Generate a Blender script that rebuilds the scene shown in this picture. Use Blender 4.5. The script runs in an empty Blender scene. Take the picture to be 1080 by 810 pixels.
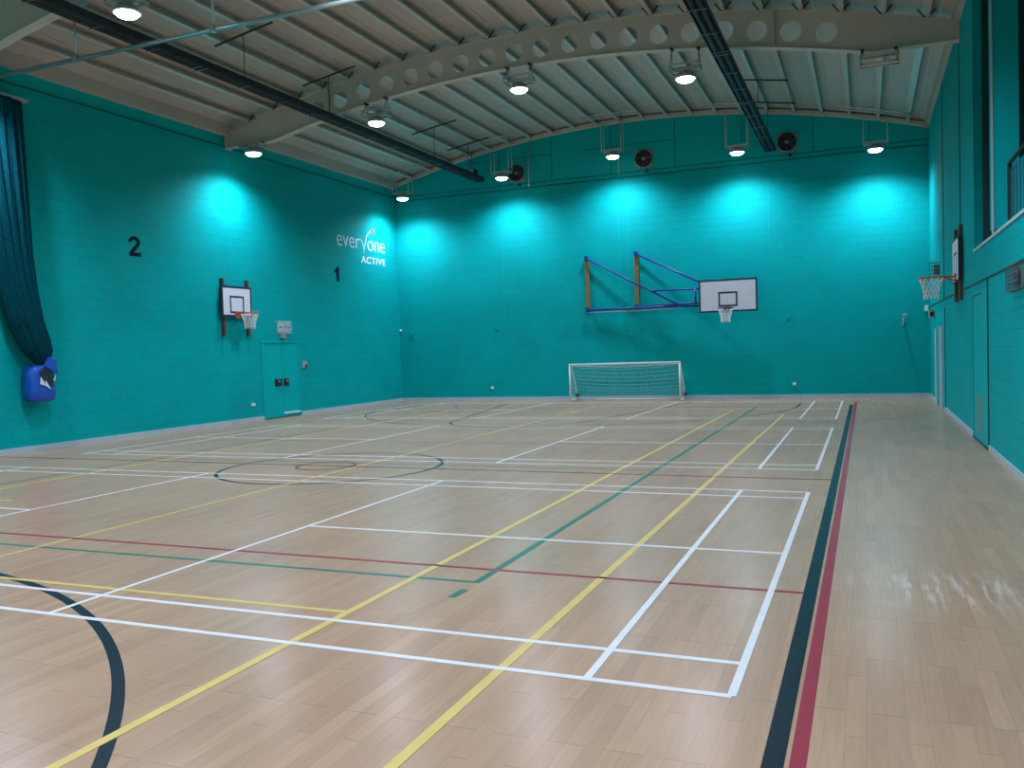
import bpy, bmesh, math, random
from mathutils import Vector, Matrix
random.seed(7)
C = bpy.context.scene.collection
PI = math.pi
XL, XR, YF, YN = -15.0, 2.347, 23.163, -8.8      # inner faces of the walls (metres)
XC = -6.35


def arch(x):                                       # underside of the purlins = top of the girders
    return 8.95 - (x - XC) ** 2 / 60.0


def soffit(x):                                     # underside of the girders
    return max(7.33, arch(x) - .76)


# ------------------------------------------------------------------ materials
def mat(name, col, rough=.5, metal=0.0, spec=.5, noise=0.0, scale=8.0, bump=0.0, emit=None, estr=0.0, detail=3.0, stretch=None, trans=0.0):
    m = bpy.data.materials.new(name)
    m.use_nodes = True
    nt = m.node_tree
    b = nt.nodes['Principled BSDF']
    b.inputs['Base Color'].default_value = (*col, 1)
    b.inputs['Roughness'].default_value = rough
    b.inputs['Metallic'].default_value = metal
    b.inputs['Specular IOR Level'].default_value = spec
    if emit:
        b.inputs['Emission Color'].default_value = (*emit, 1)
        b.inputs['Emission Strength'].default_value = estr
    if noise or bump:
        tc = nt.nodes.new('ShaderNodeTexCoord')
        mp = nt.nodes.new('ShaderNodeMapping')
        if stretch:
            mp.inputs['Scale'].default_value = stretch
        nt.links.new(tc.outputs['Object'], mp.inputs['Vector'])
        n = nt.nodes.new('ShaderNodeTexNoise')
        n.inputs['Scale'].default_value = scale
        n.inputs['Detail'].default_value = detail
        nt.links.new(mp.outputs['Vector'], n.inputs['Vector'])
        if noise:
            r = nt.nodes.new('ShaderNodeValToRGB')
            r.color_ramp.elements[0].position = .3
            r.color_ramp.elements[1].position = .7
            r.color_ramp.elements[0].color = (*[c * (1 - noise) for c in col], 1)
            r.color_ramp.elements[1].color = (*[min(1, c * (1 + noise)) for c in col], 1)
            nt.links.new(n.outputs['Fac'], r.inputs['Fac'])
            nt.links.new(r.outputs['Color'], b.inputs['Base Color'])
        if bump:
            bp = nt.nodes.new('ShaderNodeBump')
            bp.inputs['Strength'].default_value = bump
            bp.inputs['Distance'].default_value = .01
            nt.links.new(n.outputs['Fac'], bp.inputs['Height'])
            nt.links.new(bp.outputs['Normal'], b.inputs['Normal'])
    return m


TEAL = (.0005, .435, .43)


def blockwork(name, axis):
    """painted blockwork: courses as bump, axis = the horizontal axis running along the wall"""
    m = bpy.data.materials.new(name)
    m.use_nodes = True
    nt = m.node_tree
    L = nt.links.new
    b = nt.nodes['Principled BSDF']
    b.inputs['Roughness'].default_value = .6
    b.inputs['Specular IOR Level'].default_value = .05
    tc = nt.nodes.new('ShaderNodeTexCoord')
    sp = nt.nodes.new('ShaderNodeSeparateXYZ')
    cb = nt.nodes.new('ShaderNodeCombineXYZ')
    L(tc.outputs['Object'], sp.inputs[0])
    L(sp.outputs[axis], cb.inputs['X'])
    L(sp.outputs['Z'], cb.inputs['Y'])
    br = nt.nodes.new('ShaderNodeTexBrick')
    br.inputs['Scale'].default_value = 1.0
    br.inputs['Brick Width'].default_value = .45
    br.inputs['Row Height'].default_value = .225
    br.inputs['Mortar Size'].default_value = .007
    br.inputs['Mortar Smooth'].default_value = .6
    br.inputs['Color1'].default_value = (*TEAL, 1)
    br.inputs['Color2'].default_value = (.003, TEAL[1] * .94, TEAL[2] * .95, 1)
    br.inputs['Mortar'].default_value = (.002, TEAL[1] * .84, TEAL[2] * .84, 1)
    L(cb.outputs[0], br.inputs['Vector'])
    n = nt.nodes.new('ShaderNodeTexNoise')
    n.inputs['Scale'].default_value = .9
    n.inputs['Detail'].default_value = 5
    L(cb.outputs[0], n.inputs['Vector'])
    mx = nt.nodes.new('ShaderNodeMix')
    mx.data_type = 'RGBA'
    mx.blend_type = 'MULTIPLY'
    mx.inputs[0].default_value = .25
    L(br.outputs['Color'], mx.inputs[6])
    L(n.outputs['Fac'], mx.inputs[7])
    L(mx.outputs[2], b.inputs['Base Color'])
    bp = nt.nodes.new('ShaderNodeBump')
    bp.inputs['Strength'].default_value = .5
    bp.inputs['Distance'].default_value = .008
    bp.invert = True
    L(br.outputs['Fac'], bp.inputs['Height'])
    n2 = nt.nodes.new('ShaderNodeTexNoise')
    n2.inputs['Scale'].default_value = 40
    L(tc.outputs['Object'], n2.inputs['Vector'])
    b2 = nt.nodes.new('ShaderNodeBump')
    b2.inputs['Strength'].default_value = .15
    b2.inputs['Distance'].default_value = .004
    L(n2.outputs['Fac'], b2.inputs['Height'])
    L(bp.outputs['Normal'], b2.inputs['Normal'])
    L(b2.outputs['Normal'], b.inputs['Normal'])
    return m


def floor_material():
    m = bpy.data.materials.new('sprung_wood_floor')
    m.use_nodes = True
    nt = m.node_tree
    L = nt.links.new
    b = nt.nodes['Principled BSDF']
    tc = nt.nodes.new('ShaderNodeTexCoord')
    sp = nt.nodes.new('ShaderNodeSeparateXYZ')
    cb = nt.nodes.new('ShaderNodeCombineXYZ')
    L(tc.outputs['Object'], sp.inputs[0])
    L(sp.outputs['Y'], cb.inputs['X'])
    L(sp.outputs['X'], cb.inputs['Y'])

    def brick(w, h, off, c1, c2, mc, ms, freq=2):
        br = nt.nodes.new('ShaderNodeTexBrick')
        br.offset = off
        br.offset_frequency = freq
        br.inputs['Scale'].default_value = 1.0
        br.inputs['Brick Width'].default_value = w
        br.inputs['Row Height'].default_value = h
        br.inputs['Mortar Size'].default_value = ms
        br.inputs['Mortar Smooth'].default_value = .3
        br.inputs['Color1'].default_value = (*c1, 1)
        br.inputs['Color2'].default_value = (*c2, 1)
        br.inputs['Mortar'].default_value = (*mc, 1)
        if freq == 3:                                    # end joints read wider than the long joints
            sc = nt.nodes.new('ShaderNodeMapping')
            sc.inputs['Scale'].default_value = (.2, 1, 1)
            L(cb.outputs[0], sc.inputs['Vector'])
            L(sc.outputs[0], br.inputs['Vector'])
            br.inputs['Brick Width'].default_value = w * .2
        else:
            L(cb.outputs[0], br.inputs['Vector'])
        return br
    a = brick(.74, .088, .37, (.40, .25, .148), (.485, .31, .188), (.29, .175, .10), .0010, 3)
    c = brick(1.48, .088, .31, (.405, .256, .152), (.48, .305, .184), (.38, .235, .13), .0012, 5)
    mx = nt.nodes.new('ShaderNodeMix')
    mx.data_type = 'RGBA'
    mx.inputs[0].default_value = .45
    L(a.outputs['Color'], mx.inputs[6])
    L(c.outputs['Color'], mx.inputs[7])
    # grain
    mp = nt.nodes.new('ShaderNodeMapping')
    mp.inputs['Scale'].default_value = (2.2, 26, 1)
    L(cb.outputs[0], mp.inputs['Vector'])
    g = nt.nodes.new('ShaderNodeTexNoise')
    g.inputs['Scale'].default_value = 1.5
    g.inputs['Detail'].default_value = 6
    L(mp.outputs[0], g.inputs['Vector'])
    rg = nt.nodes.new('ShaderNodeValToRGB')
    rg.color_ramp.elements[0].position = .25
    rg.color_ramp.elements[1].position = .7
    rg.color_ramp.elements[0].color = (.86, .85, .84, 1)
    rg.color_ramp.elements[1].color = (1, 1, 1, 1)
    L(g.outputs['Fac'], rg.inputs['Fac'])
    m2 = nt.nodes.new('ShaderNodeMix')
    m2.data_type = 'RGBA'
    m2.blend_type = 'MULTIPLY'
    m2.inputs[0].default_value = .8
    L(mx.outputs[2], m2.inputs[6])
    L(rg.outputs['Color'], m2.inputs[7])
    # large wear patches
    w = nt.nodes.new('ShaderNodeTexNoise')
    w.inputs['Scale'].default_value = .55
    w.inputs['Detail'].default_value = 4
    L(tc.outputs['Object'], w.inputs['Vector'])
    rw = nt.nodes.new('ShaderNodeValToRGB')
    rw.color_ramp.elements[0].position = .35
    rw.color_ramp.elements[1].position = .65
    rw.color_ramp.elements[0].color = (.88, .88, .90, 1)
    rw.color_ramp.elements[1].color = (1, 1, 1, 1)
    L(w.outputs['Fac'], rw.inputs['Fac'])
    m3 = nt.nodes.new('ShaderNodeMix')
    m3.data_type = 'RGBA'
    m3.blend_type = 'MULTIPLY'
    m3.inputs[0].default_value = .7
    L(m2.outputs[2], m3.inputs[6])
    L(rw.outputs['Color'], m3.inputs[7])
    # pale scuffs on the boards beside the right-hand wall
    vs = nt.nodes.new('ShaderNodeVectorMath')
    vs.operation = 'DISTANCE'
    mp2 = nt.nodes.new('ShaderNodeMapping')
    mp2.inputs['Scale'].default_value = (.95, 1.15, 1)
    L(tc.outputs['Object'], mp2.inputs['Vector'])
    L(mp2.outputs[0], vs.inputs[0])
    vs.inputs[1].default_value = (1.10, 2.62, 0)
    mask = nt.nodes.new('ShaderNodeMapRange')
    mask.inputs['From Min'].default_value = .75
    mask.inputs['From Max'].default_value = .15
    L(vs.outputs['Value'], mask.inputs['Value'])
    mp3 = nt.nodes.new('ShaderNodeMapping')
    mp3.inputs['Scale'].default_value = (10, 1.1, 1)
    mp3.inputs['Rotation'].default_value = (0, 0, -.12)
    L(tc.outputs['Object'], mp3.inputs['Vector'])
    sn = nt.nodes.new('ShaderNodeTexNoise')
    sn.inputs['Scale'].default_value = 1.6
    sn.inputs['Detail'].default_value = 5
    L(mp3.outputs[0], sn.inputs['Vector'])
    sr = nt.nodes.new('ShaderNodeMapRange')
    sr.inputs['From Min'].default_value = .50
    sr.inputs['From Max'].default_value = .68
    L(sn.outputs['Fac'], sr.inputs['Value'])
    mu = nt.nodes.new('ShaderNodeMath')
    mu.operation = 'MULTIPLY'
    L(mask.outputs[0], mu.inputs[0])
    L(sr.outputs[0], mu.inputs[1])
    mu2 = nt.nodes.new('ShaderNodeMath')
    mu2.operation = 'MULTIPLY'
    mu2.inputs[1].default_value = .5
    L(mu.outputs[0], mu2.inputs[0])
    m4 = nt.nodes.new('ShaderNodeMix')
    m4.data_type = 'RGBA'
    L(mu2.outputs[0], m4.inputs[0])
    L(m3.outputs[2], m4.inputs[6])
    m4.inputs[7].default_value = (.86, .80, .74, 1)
    L(m4.outputs[2], b.inputs['Base Color'])
    # lacquer
    rr = nt.nodes.new('ShaderNodeMapRange')
    rr.inputs['To Min'].default_value = .20
    rr.inputs['To Max'].default_value = .29
    L(w.outputs['Fac'], rr.inputs['Value'])
    L(rr.outputs[0], b.inputs['Roughness'])
    b.inputs['Specular IOR Level'].default_value = .36
    return m


M = {}
M['wallx'] = blockwork('teal_blockwork_side', 'Y')
M['wally'] = blockwork('teal_blockwork_end', 'X')
M['panel'] = mat('teal_panel', TEAL, .6, spec=.1, noise=.05, scale=1.5)
M['tealdoor'] = mat('teal_gloss_door', (.0005, .415, .41), .55, spec=.08, noise=.04, scale=2)
M['tealdark'] = mat('teal_dark_line', (.002, .055, .055), .6, noise=.05, scale=3)
M['joint'] = mat('teal_joint_line', (.001, .15, .14), .6, spec=.1, noise=.05, scale=3)
M['floor'] = floor_material()
M['skirt'] = mat('pale_blue_grey_skirting', (.42, .52, .56), .45, noise=.06, scale=3)
M['roof'] = mat('roof_liner_grey', (.46, .43, .385), .55, noise=.10, scale=1.2, bump=.1, stretch=(1, .25, 1))
M['purlin'] = mat('galvanised_purlin', (.56, .55, .50), .42, metal=.25, noise=.10, scale=4)
M['eaves'] = mat('eaves_grey_brown', (.30, .28, .255), .6, noise=.15, scale=2)
M['cream'] = mat('cream_steel_paint', (.56, .52, .44), .5, noise=.06, scale=1.5)
M['dark'] = mat('dark_blue_black_metal', (.028, .040, .047), .65, spec=.15, noise=.2, scale=5)
M['darklite'] = mat('dark_bracket_metal', (.12, .15, .16), .4, metal=.5, noise=.1, scale=8)
M['rod'] = mat('dark_rod_steel', (.03, .035, .035), .5, metal=.3, noise=.1, scale=8)
M['galv'] = mat('galvanised_steel', (.50, .54, .54), .35, metal=.6, noise=.08, scale=6)
M['tube'] = mat('zinc_tube', (.42, .50, .52), .28, metal=.75, noise=.05, scale=3)
M['lampbody'] = mat('lamp_grey_alloy', (.45, .47, .50), .4, metal=.4, noise=.05, scale=8)
M['lens'] = mat('lamp_lens_lit', (.9, .95, 1), .3, emit=(.82, .93, 1.0), estr=14, noise=.01, scale=4)
M['white'] = mat('white_paint', (.74, .76, .76), .45, noise=.04, scale=6)
M['board'] = mat('white_backboard', (.70, .72, .78), .4, noise=.03, scale=4)
M['navy'] = mat('navy_board_edge', (.012, .02, .06), .5, noise=.1, scale=8)
M['blue'] = mat('blue_steel_arm', (.012, .035, .26), .4, noise=.1, scale=5)
M['timber'] = mat('varnished_timber', (.20, .15, .05), .55, noise=.25, scale=6, stretch=(8, 8, 1))
M['timberdark'] = mat('dark_timber', (.085, .055, .035), .6, noise=.25, scale=6, stretch=(8, 8, 1))
M['orange'] = mat('orange_ring_paint', (.50, .10, .03), .45, noise=.1, scale=10)
M['net'] = mat('white_cord', (.72, .74, .72), .8, noise=.05, scale=20)
M['netgoal'] = mat('pale_goal_cord', (.50, .58, .56), .8, noise=.05, scale=20)
M['curtain'] = mat('dark_teal_netting', (.001, .055, .075), .95, spec=.05, noise=.3, scale=26, bump=.5)
M['bag'] = mat('blue_vinyl', (.008, .085, .48), .4, noise=.15, scale=5, bump=.2)
M['bagdark'] = mat('bag_dark_inside', (.008, .03, .03), .8, noise=.2, scale=9)
M['black'] = mat('matt_black', (.012, .013, .015), .6, noise=.1, scale=8)
M['fanplate'] = mat('fan_plate_grey', (.23, .25, .24), .5, noise=.1, scale=6)
M['plum'] = mat('fan_blade_dark', (.10, .09, .11), .5, noise=.1, scale=6)
M['red'] = mat('red_plastic', (.16, .015, .02), .4, noise=.05, scale=8)
M['greyplastic'] = mat('grey_plastic', (.33, .36, .37), .5, noise=.06, scale=8)
M['signwhite'] = mat('pale_sign_face', (.40, .47, .52), .4, noise=.04, scale=8)
M['signgreen'] = mat('sign_green_mark', (.02, .16, .17), .4, noise=.04, scale=8)
M['ink'] = mat('dark_navy_numeral', (.004, .014, .03), .7, spec=.05, noise=.05, scale=8)
M['letter'] = mat('pale_wall_lettering', (.62, .74, .76), .6, noise=.04, scale=8)
M['dotred'] = mat('red_wall_dot', (.62, .07, .06), .6, noise=.04, scale=8)
M['lwhite'] = mat('line_white', (.66, .66, .64), .34, spec=.3, noise=.06, scale=6)
M['lyellow'] = mat('line_yellow', (.60, .45, .12), .34, spec=.3, noise=.06, scale=6)
M['lgreen'] = mat('line_green', (.015, .16, .10), .34, spec=.3, noise=.08, scale=6)
M['lred'] = mat('line_red', (.27, .015, .035), .34, spec=.3, noise=.08, scale=6)
M['lblack'] = mat('line_dark', (.003, .014, .022), .3, spec=.15, noise=.15, scale=9)
M['lbrown'] = mat('line_maroon', (.13, .03, .03), .34, spec=.3, noise=.08, scale=6)
M['lblue'] = mat('line_blue', (.01, .13, .26), .34, spec=.3, noise=.08, scale=6)
M['gallery'] = mat('gallery_shaded_teal', (.002, .06, .056), .6, noise=.1, scale=2)  # wall teal darkened: the unlit gloom of the recess is put into the colour


# ------------------------------------------------------------------ mesh helpers
def bm_new():
    return bmesh.new()


def box(bm, x0, x1, y0, y1, z0, z1, mi=0):
    vs = [bm.verts.new((x, y, z)) for x in (x0, x1) for y in (y0, y1) for z in (z0, z1)]
    for idx in ((0, 1, 3, 2), (4, 6, 7, 5), (0, 4, 5, 1), (2, 3, 7, 6), (0, 2, 6, 4), (1, 5, 7, 3)):
        f = bm.faces.new([vs[i] for i in idx])
        f.material_index = mi


def frame_of(d):
    d = d.normalized()
    a = Vector((0, 0, 1)) if abs(d.z) < .9 else Vector((1, 0, 0))
    u = d.cross(a).normalized()
    return u, d.cross(u).normalized()


def tube(bm, pts, r, n=8, closed=False, mi=0, caps=True):
    """round bar along a polyline"""
    pts = [Vector(p) for p in pts]
    rings = []
    N = len(pts)
    u = None
    for i, p in enumerate(pts):
        if closed:
            d = pts[(i + 1) % N] - pts[i - 1]
        else:
            d = pts[min(i + 1, N - 1)] - pts[max(i - 1, 0)]
        d.normalize()
        if u is None:
            u, v = frame_of(d)
        else:
            u = (u - d * u.dot(d)).normalized()
            v = d.cross(u)
        rr = r[i] if isinstance(r, (list, tuple)) else r
        rings.append([bm.verts.new(p + (u * math.cos(2 * PI * k / n) + v * math.sin(2 * PI * k / n)) * rr) for k in range(n)])
    for i in range(N if closed else N - 1):
        A, B = rings[i], rings[(i + 1) % N]
        for k in range(n):
            f = bm.faces.new((A[k], A[(k + 1) % n], B[(k + 1) % n], B[k]))
            f.material_index = mi
            f.smooth = n > 5
    if not closed and caps:
        bm.faces.new(rings[0][::-1]).material_index = mi
        bm.faces.new(rings[-1]).material_index = mi


def bar(bm, a, b, w, h, mi=0, up=Vector((0, 0, 1))):
    """rectangular bar from a to b, w across, h along up"""
    a, b = Vector(a), Vector(b)
    d = (b - a).normalized()
    if abs(d.dot(up)) > .95:
        up = Vector((0, 1, 0))
    s = d.cross(up).normalized()
    t = s.cross(d).normalized()
    vs = []
    for p in (a, b):
        for i, j in ((-1, -1), (1, -1), (1, 1), (-1, 1)):
            vs.append(bm.verts.new(p + s * i * w / 2 + t * j * h / 2))
    for idx in ((3, 2, 1, 0), (4, 5, 6, 7), (0, 1, 5, 4), (1, 2, 6, 5), (2, 3, 7, 6), (3, 0, 4, 7)):
        bm.faces.new([vs[i] for i in idx]).material_index = mi


def lathe(bm, prof, n=32, c=(0, 0, 0), axis='z', mi=0, smooth=True):
    c = Vector(c)

    def P(r, h, t):
        if axis == 'z':
            return c + Vector((r * math.cos(t), r * math.sin(t), h))
        if axis == 'y':
            return c + Vector((r * math.cos(t), h, r * math.sin(t)))
        return c + Vector((h, r * math.cos(t), r * math.sin(t)))
    rings = []
    for r, h in prof:
        rings.append([bm.verts.new(P(max(r, 1e-4), h, 2 * PI * k / n)) for k in range(n)])
    for i in range(len(rings) - 1):
        for k in range(n):
            f = bm.faces.new((rings[i][k], rings[i][(k + 1) % n], rings[i + 1][(k + 1) % n], rings[i + 1][k]))
            f.material_index = mi
            f.smooth = smooth
    bm.faces.new(rings[0][::-1]).material_index = mi
    bm.faces.new(rings[-1]).material_index = mi


def prism(bm, poly, h0, h1, axis, mi=0):
    """polygon (a,b) pulled along an axis: x:(y,z) y:(x,z) z:(x,y)"""
    def P(a, b, h):
        return {'x': (h, a, b), 'y': (a, h, b), 'z': (a, b, h)}[axis]
    A = [bm.verts.new(P(a, b, h0)) for a, b in poly]
    B = [bm.verts.new(P(a, b, h1)) for a, b in poly]
    n = len(poly)
    for i in range(n):
        bm.faces.new((A[i], A[(i + 1) % n], B[(i + 1) % n], B[i])).material_index = mi
    bm.faces.new(A[::-1]).material_index = mi
    bm.faces.new(B).material_index = mi


def link(name, bm, mats, parent=None, bevel=0.0):
    if bevel:
        es = [e for e in bm.edges if len(e.link_faces) == 2 and e.calc_face_angle(0) > .6]
        bmesh.ops.bevel(bm, geom=es, offset=bevel, segments=2, affect='EDGES', clamp_overlap=True)
    bmesh.ops.recalc_face_normals(bm, faces=bm.faces)
    me = bpy.data.meshes.new(name)
    bm.to_mesh(me)
    bm.free()
    if not isinstance(mats, (list, tuple)):
        mats = [mats]
    for m_ in mats:
        me.materials.append(m_)
    o = bpy.data.objects.new(name, me)
    C.objects.link(o)
    if parent:
        o.parent = parent
        o.matrix_parent_inverse = Matrix.Translation(-Vector(parent.location)) if parent.type == 'EMPTY' and not parent.get('turned') else Matrix()
    return o


def thing(name, label, cat, loc=(0, 0, 0), group=None):
    o = bpy.data.objects.new(name, None)
    o.empty_display_size = .1
    C.objects.link(o)
    o.location = loc
    o['label'] = label
    o['category'] = cat
    if group:
        o['group'] = group
    return o


def tag(o, label, cat, group=None):
    o['label'] = label
    o['category'] = cat
    if group:
        o['group'] = group
    return o


def struct(name, bm, mats, label=None, cat=None, parent=None, bevel=0):
    o = link(name, bm, mats, parent, bevel)
    o['kind'] = 'structure'
    if label:
        o['label'] = label
    if cat:
        o['category'] = cat
    return o


# ------------------------------------------------------------------ floor and its painted lines
bm = bm_new()
box(bm, XL - .3, XR + .3, YN - .3, YF + .3, -.3, 0)
floor = struct('floor', bm, M['floor'], 'glossy pale wooden sports hall floor with painted court lines', 'floor')


def strip(bm, a, b, w, z):
    """painted straight line: a thin film on the boards"""
    a, b = Vector((a[0], a[1])), Vector((b[0], b[1]))
    d = (b - a).normalized()
    s = Vector((-d.y, d.x)) * w / 2
    poly = [tuple(a - s), tuple(b - s), tuple(b + s), tuple(a + s)]
    prism(bm, poly, .0002, z, 'z')


def ribbon(bm, pts, w, z, closed=False):
    pts = [Vector((p[0], p[1])) for p in pts]
    N = len(pts)
    L_, R_ = [], []
    for i, p in enumerate(pts):
        d = (pts[(i + 1) % N] - pts[i - 1]) if closed else (pts[min(i + 1, N - 1)] - pts[max(i - 1, 0)])
        d.normalize()
        s = Vector((-d.y, d.x)) * w / 2
        L_.append(bm.verts.new((*(p + s), z)))
        R_.append(bm.verts.new((*(p - s), z)))
    for i in range(N if closed else N - 1):
        j = (i + 1) % N
        bm.faces.new((L_[i], R_[i], R_[j], L_[j]))


def arc(cx, cy, r, a0, a1, n=64):
    return [(cx + r * math.cos(math.radians(a0 + (a1 - a0) * k / n)), cy + r * math.sin(math.radians(a0 + (a1 - a0) * k / n))) for k in range(n + 1)]


def lines(name, label, m_, segs, z, rib=()):
    bm = bm_new()
    for a, b, w in segs:
        strip(bm, a, b, w, z + (.0003 if abs(a[0] - b[0]) < abs(a[1] - b[1]) else 0))
    for pts, w, cl in rib:
        ribbon(bm, pts, w, z, cl)
    o = link(name, bm, m_, floor)
    o['label'] = label
    return o


def court(y0, y1):
    x0, x1 = -13.4, 0
    yc, s = (y0 + y1) / 2, .46
    w = .045
    segs = []
    for x in (x0, x0 + .75, x1 - .75, x1):
        segs.append(((x, y0), (x, y1), w))
    for x in (-8.72, -4.70):
        segs.append(((x, y0), (x, y1), w))
    for y in (y0, y0 + s, y1 - s + .05, y1):
        segs.append(((x0, y), (x1, y), w))
    segs.append(((x0, yc), (-8.72, yc), w))
    segs.append(((-4.70, yc), (x1, yc), w))
    return segs


lines('badminton_court_lines', 'white lines of the near badminton court', M['lwhite'], court(0, 6.12), .0030)
lines('badminton_court_lines', 'white lines of the middle badminton court', M['lwhite'], court(7.93, 13.92), .0030)
lines('badminton_court_lines', 'white lines of the far badminton court', M['lwhite'], court(15.82, 21.9), .0030)
lines('volleyball_court_lines', 'green volleyball court lines', M['lgreen'],
      [((-2.11, 1.56), (-2.11, 19.6), .06), ((-11.2, 1.56), (-11.2, 19.6), .05), ((-11.2, 1.57), (-2.11, 1.57), .045),
       ((-11.2, 19.6), (-2.11, 19.6), .045), ((-11.2, 10.57), (-2.11, 10.57), .035), ((-11.2, 13.57), (-2.11, 13.57), .035),
       ((-11.2, 7.57), (-2.11, 7.57), .035), ((-2.12, 1.16), (-2.11, 1.36), .06)], .0016)
lines('yellow_court_lines', 'long yellow lines and yellow cross line', M['lyellow'],
      [((-2.66, -4), (-2.58, 18.5), .06), ((-1.25, -4), (-1.20, 17.2), .06), ((-6.74, 1.0), (-6.74, 20), .045),
       ((-2.66, .64), (-7.0, .62), .045), ((-10.8, -2), (-10.8, 18.5), .05), ((-9.95, 3.5), (-9.6, 3.5), .05)], .0023)
lines('dark_side_line', 'thick dark blue side line along the right', M['lblack'], [((.258, -6), (.258, 20.4), .088)], .0020)
lines('red_side_line', 'thick red side line beside the dark one', M['lred'], [((.355, -6), (.355, 21.6), .066)], .0020)
lines('red_cross_line', 'thin red line across the near court', M['lred'], [((-15, 1.98), (.21, 1.94), .04)], .0026)
lines('maroon_centre_line', 'maroon halfway line with small centre circle', M['lbrown'],
      [((-15, 7.25), (.22, 7.12), .045)], .0026, [(arc(-7.32, 7.18, .46, 0, 360, 48)[:-1], .045, True)])
key = [(-10.2, 21.6), (-9.0, 15.4)] + arc(-7.22, 15.4, 1.78, 180, 360, 40)[1:-1] + [(-5.45, 15.4), (-4.2, 21.6)]
lines('basketball_lines', 'dark basketball circle, arcs and key', M['lblack'], [], .0014,
      [(arc(-7.15, 7.1, 1.73, 0, 360, 96)[:-1], .055, True),
       ([(-13.42, 21.4)] + arc(-7.25, 19.9, 6.18, 180, 360, 128) + [(-1.07, 21.0)], .045, False),
       (arc(-7.40, -5.44, 6.264, 0, 180, 160), .068, False),
       (key, .045, False)])
lines('goal_area_arcs', 'blue goal area arc by the far left', M['lblue'], [], .0018,
      [([(-13.27, 20.97), (-13.02, 20.39), (-12.37, 19.46), (-11.17, 18.4), (-10.3, 18.1)], .04, False),
       ([(-11.60, 20.86), (-11.47, 20.30), (-10.83, 19.21), (-10.34, 18.63), (-9.68, 18.26)], .04, False)])

# ------------------------------------------------------------------ walls
T = .3
bm = bm_new()
box(bm, XL - T, XL, YN - T, YF + T, -.3, 7.35)
wl = struct('wall_left', bm, M['wallx'], 'tall teal painted blockwork side wall with numerals and lettering', 'wall')
bm = bm_new()
box(bm, XL - T, XL - .03, YN - T, YF + T, 7.35, 8.1)
link('upper_panel', bm, M['panel'], wl)
bm = bm_new()
box(bm, XL - .02, XL + .012, YN, YF, 7.33, 7.36)
link('ledge', bm, M['joint'], wl)

bm = bm_new()
box(bm, XL - T, XR + T, YF, YF + T, -.3, 7.2)
wf = struct('wall_far', bm, M['wally'], 'teal end wall with curved top, blockwork below and flat panels above', 'wall')
bm = bm_new()
n = 48
top = [(XL + (XR - XL) * k / n, arch(XL + (XR - XL) * k / n) + .3) for k in range(n + 1)]
prism(bm, [(XL, 7.2), (XR, 7.2)] + top[::-1], YF + .03, YF + T, 'y')
link('upper_panel', bm, M['panel'], wf)
bm = bm_new()
box(bm, XL, XR, YF - .012, YF + .03, 7.18, 7.21)
box(bm, XL, XR, YF + .012, YF + .03, 7.34, 7.36)
link('ledge', bm, M['joint'], wf)
bm = bm_new()
for x in (-10.9, -9.0, -6.95, -4.86, -2.8, -.75, .8):
    box(bm, x - .008, x + .008, YF + .022, YF + .032, 7.36, arch(x) - .02)
for x0, x1 in ((-7.9, -4.86), (-12.6, -9.0)):
    box(bm, x0, x1, YF + .022, YF + .032, 8.22, 8.236)
link('panel_joints', bm, M['joint'], wf)
bm = bm_new()
for x in (-10.85, -6.75, -6.45, -2.05, -1.75):
    box(bm, x - .010, x + .010, YF - .004, YF + .01, .15, 7.18)
link('movement_joints', bm, M['panel'], wf)
# grey curved edge strip under the roof on the end wall
bm = bm_new()
for k in range(n):
    (xa, za), (xb, zb) = top[k], top[k + 1]
    za -= .31
    zb -= .31
    prism(bm, [(xa, za), (xb, zb), (xb, zb + .12), (xa, za + .12)], YF - .10, YF + .05, 'y')
struct('trim_1', bm, M['cream'], 'curved cream edge strip under the roof at the end wall', 'trim')
bm = bm_new()
for k in range(n):
    (xa, za), (xb, zb) = top[k], top[k + 1]
    prism(bm, [(xa, za - .2), (xb, zb - .2), (xb, zb), (xa, za)], YF - .02, YF + .04, 'y')
link('roof_infill', bm, M['eaves'], wf)

# right wall with the gallery opening
bm = bm_new()
SILL = 3.18
TR = .13
box(bm, XR, XR + T, YN - T, YF + T, -.3, SILL - .04)
box(bm, XR, XR + TR, 12.2, YF + T, SILL - .04, 8.1)
box(bm, XR, XR + TR, YN - T, 3.0, SILL - .04, 8.1)
box(bm, XR, XR + TR, 3.0, 12.2, 7.35, 8.1)
wr = struct('wall_right', bm, M['wallx'], 'teal side wall with doors below and a gallery opening above', 'wall')
bm = bm_new()
box(bm, XR - .015, XR + T, 3.0, 12.22, SILL - .04, SILL + .005)
link('sill', bm, M['skirt'], wr)
bm = bm_new()
box(bm, XR + .02, XR + .36, 10.05, 10.35, SILL + .10, 7.4)
pier = struct('pier', bm, M['panel'], None, None, wr)
bm = bm_new()
box(bm, XR + .005, XR + .03, 10.03, 10.06, SILL + .01, 7.4)
link('corner_bead', bm, M['skirt'], pier)
# gallery room behind the opening
GX = 5.2
bm = bm_new()
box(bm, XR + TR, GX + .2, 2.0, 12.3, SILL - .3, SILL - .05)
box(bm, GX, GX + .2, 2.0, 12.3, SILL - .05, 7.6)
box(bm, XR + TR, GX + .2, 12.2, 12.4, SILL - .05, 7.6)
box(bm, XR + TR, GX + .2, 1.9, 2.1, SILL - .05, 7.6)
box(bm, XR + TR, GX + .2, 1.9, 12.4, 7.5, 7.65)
link('gallery_recess', bm, M['gallery'], wr)
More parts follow.
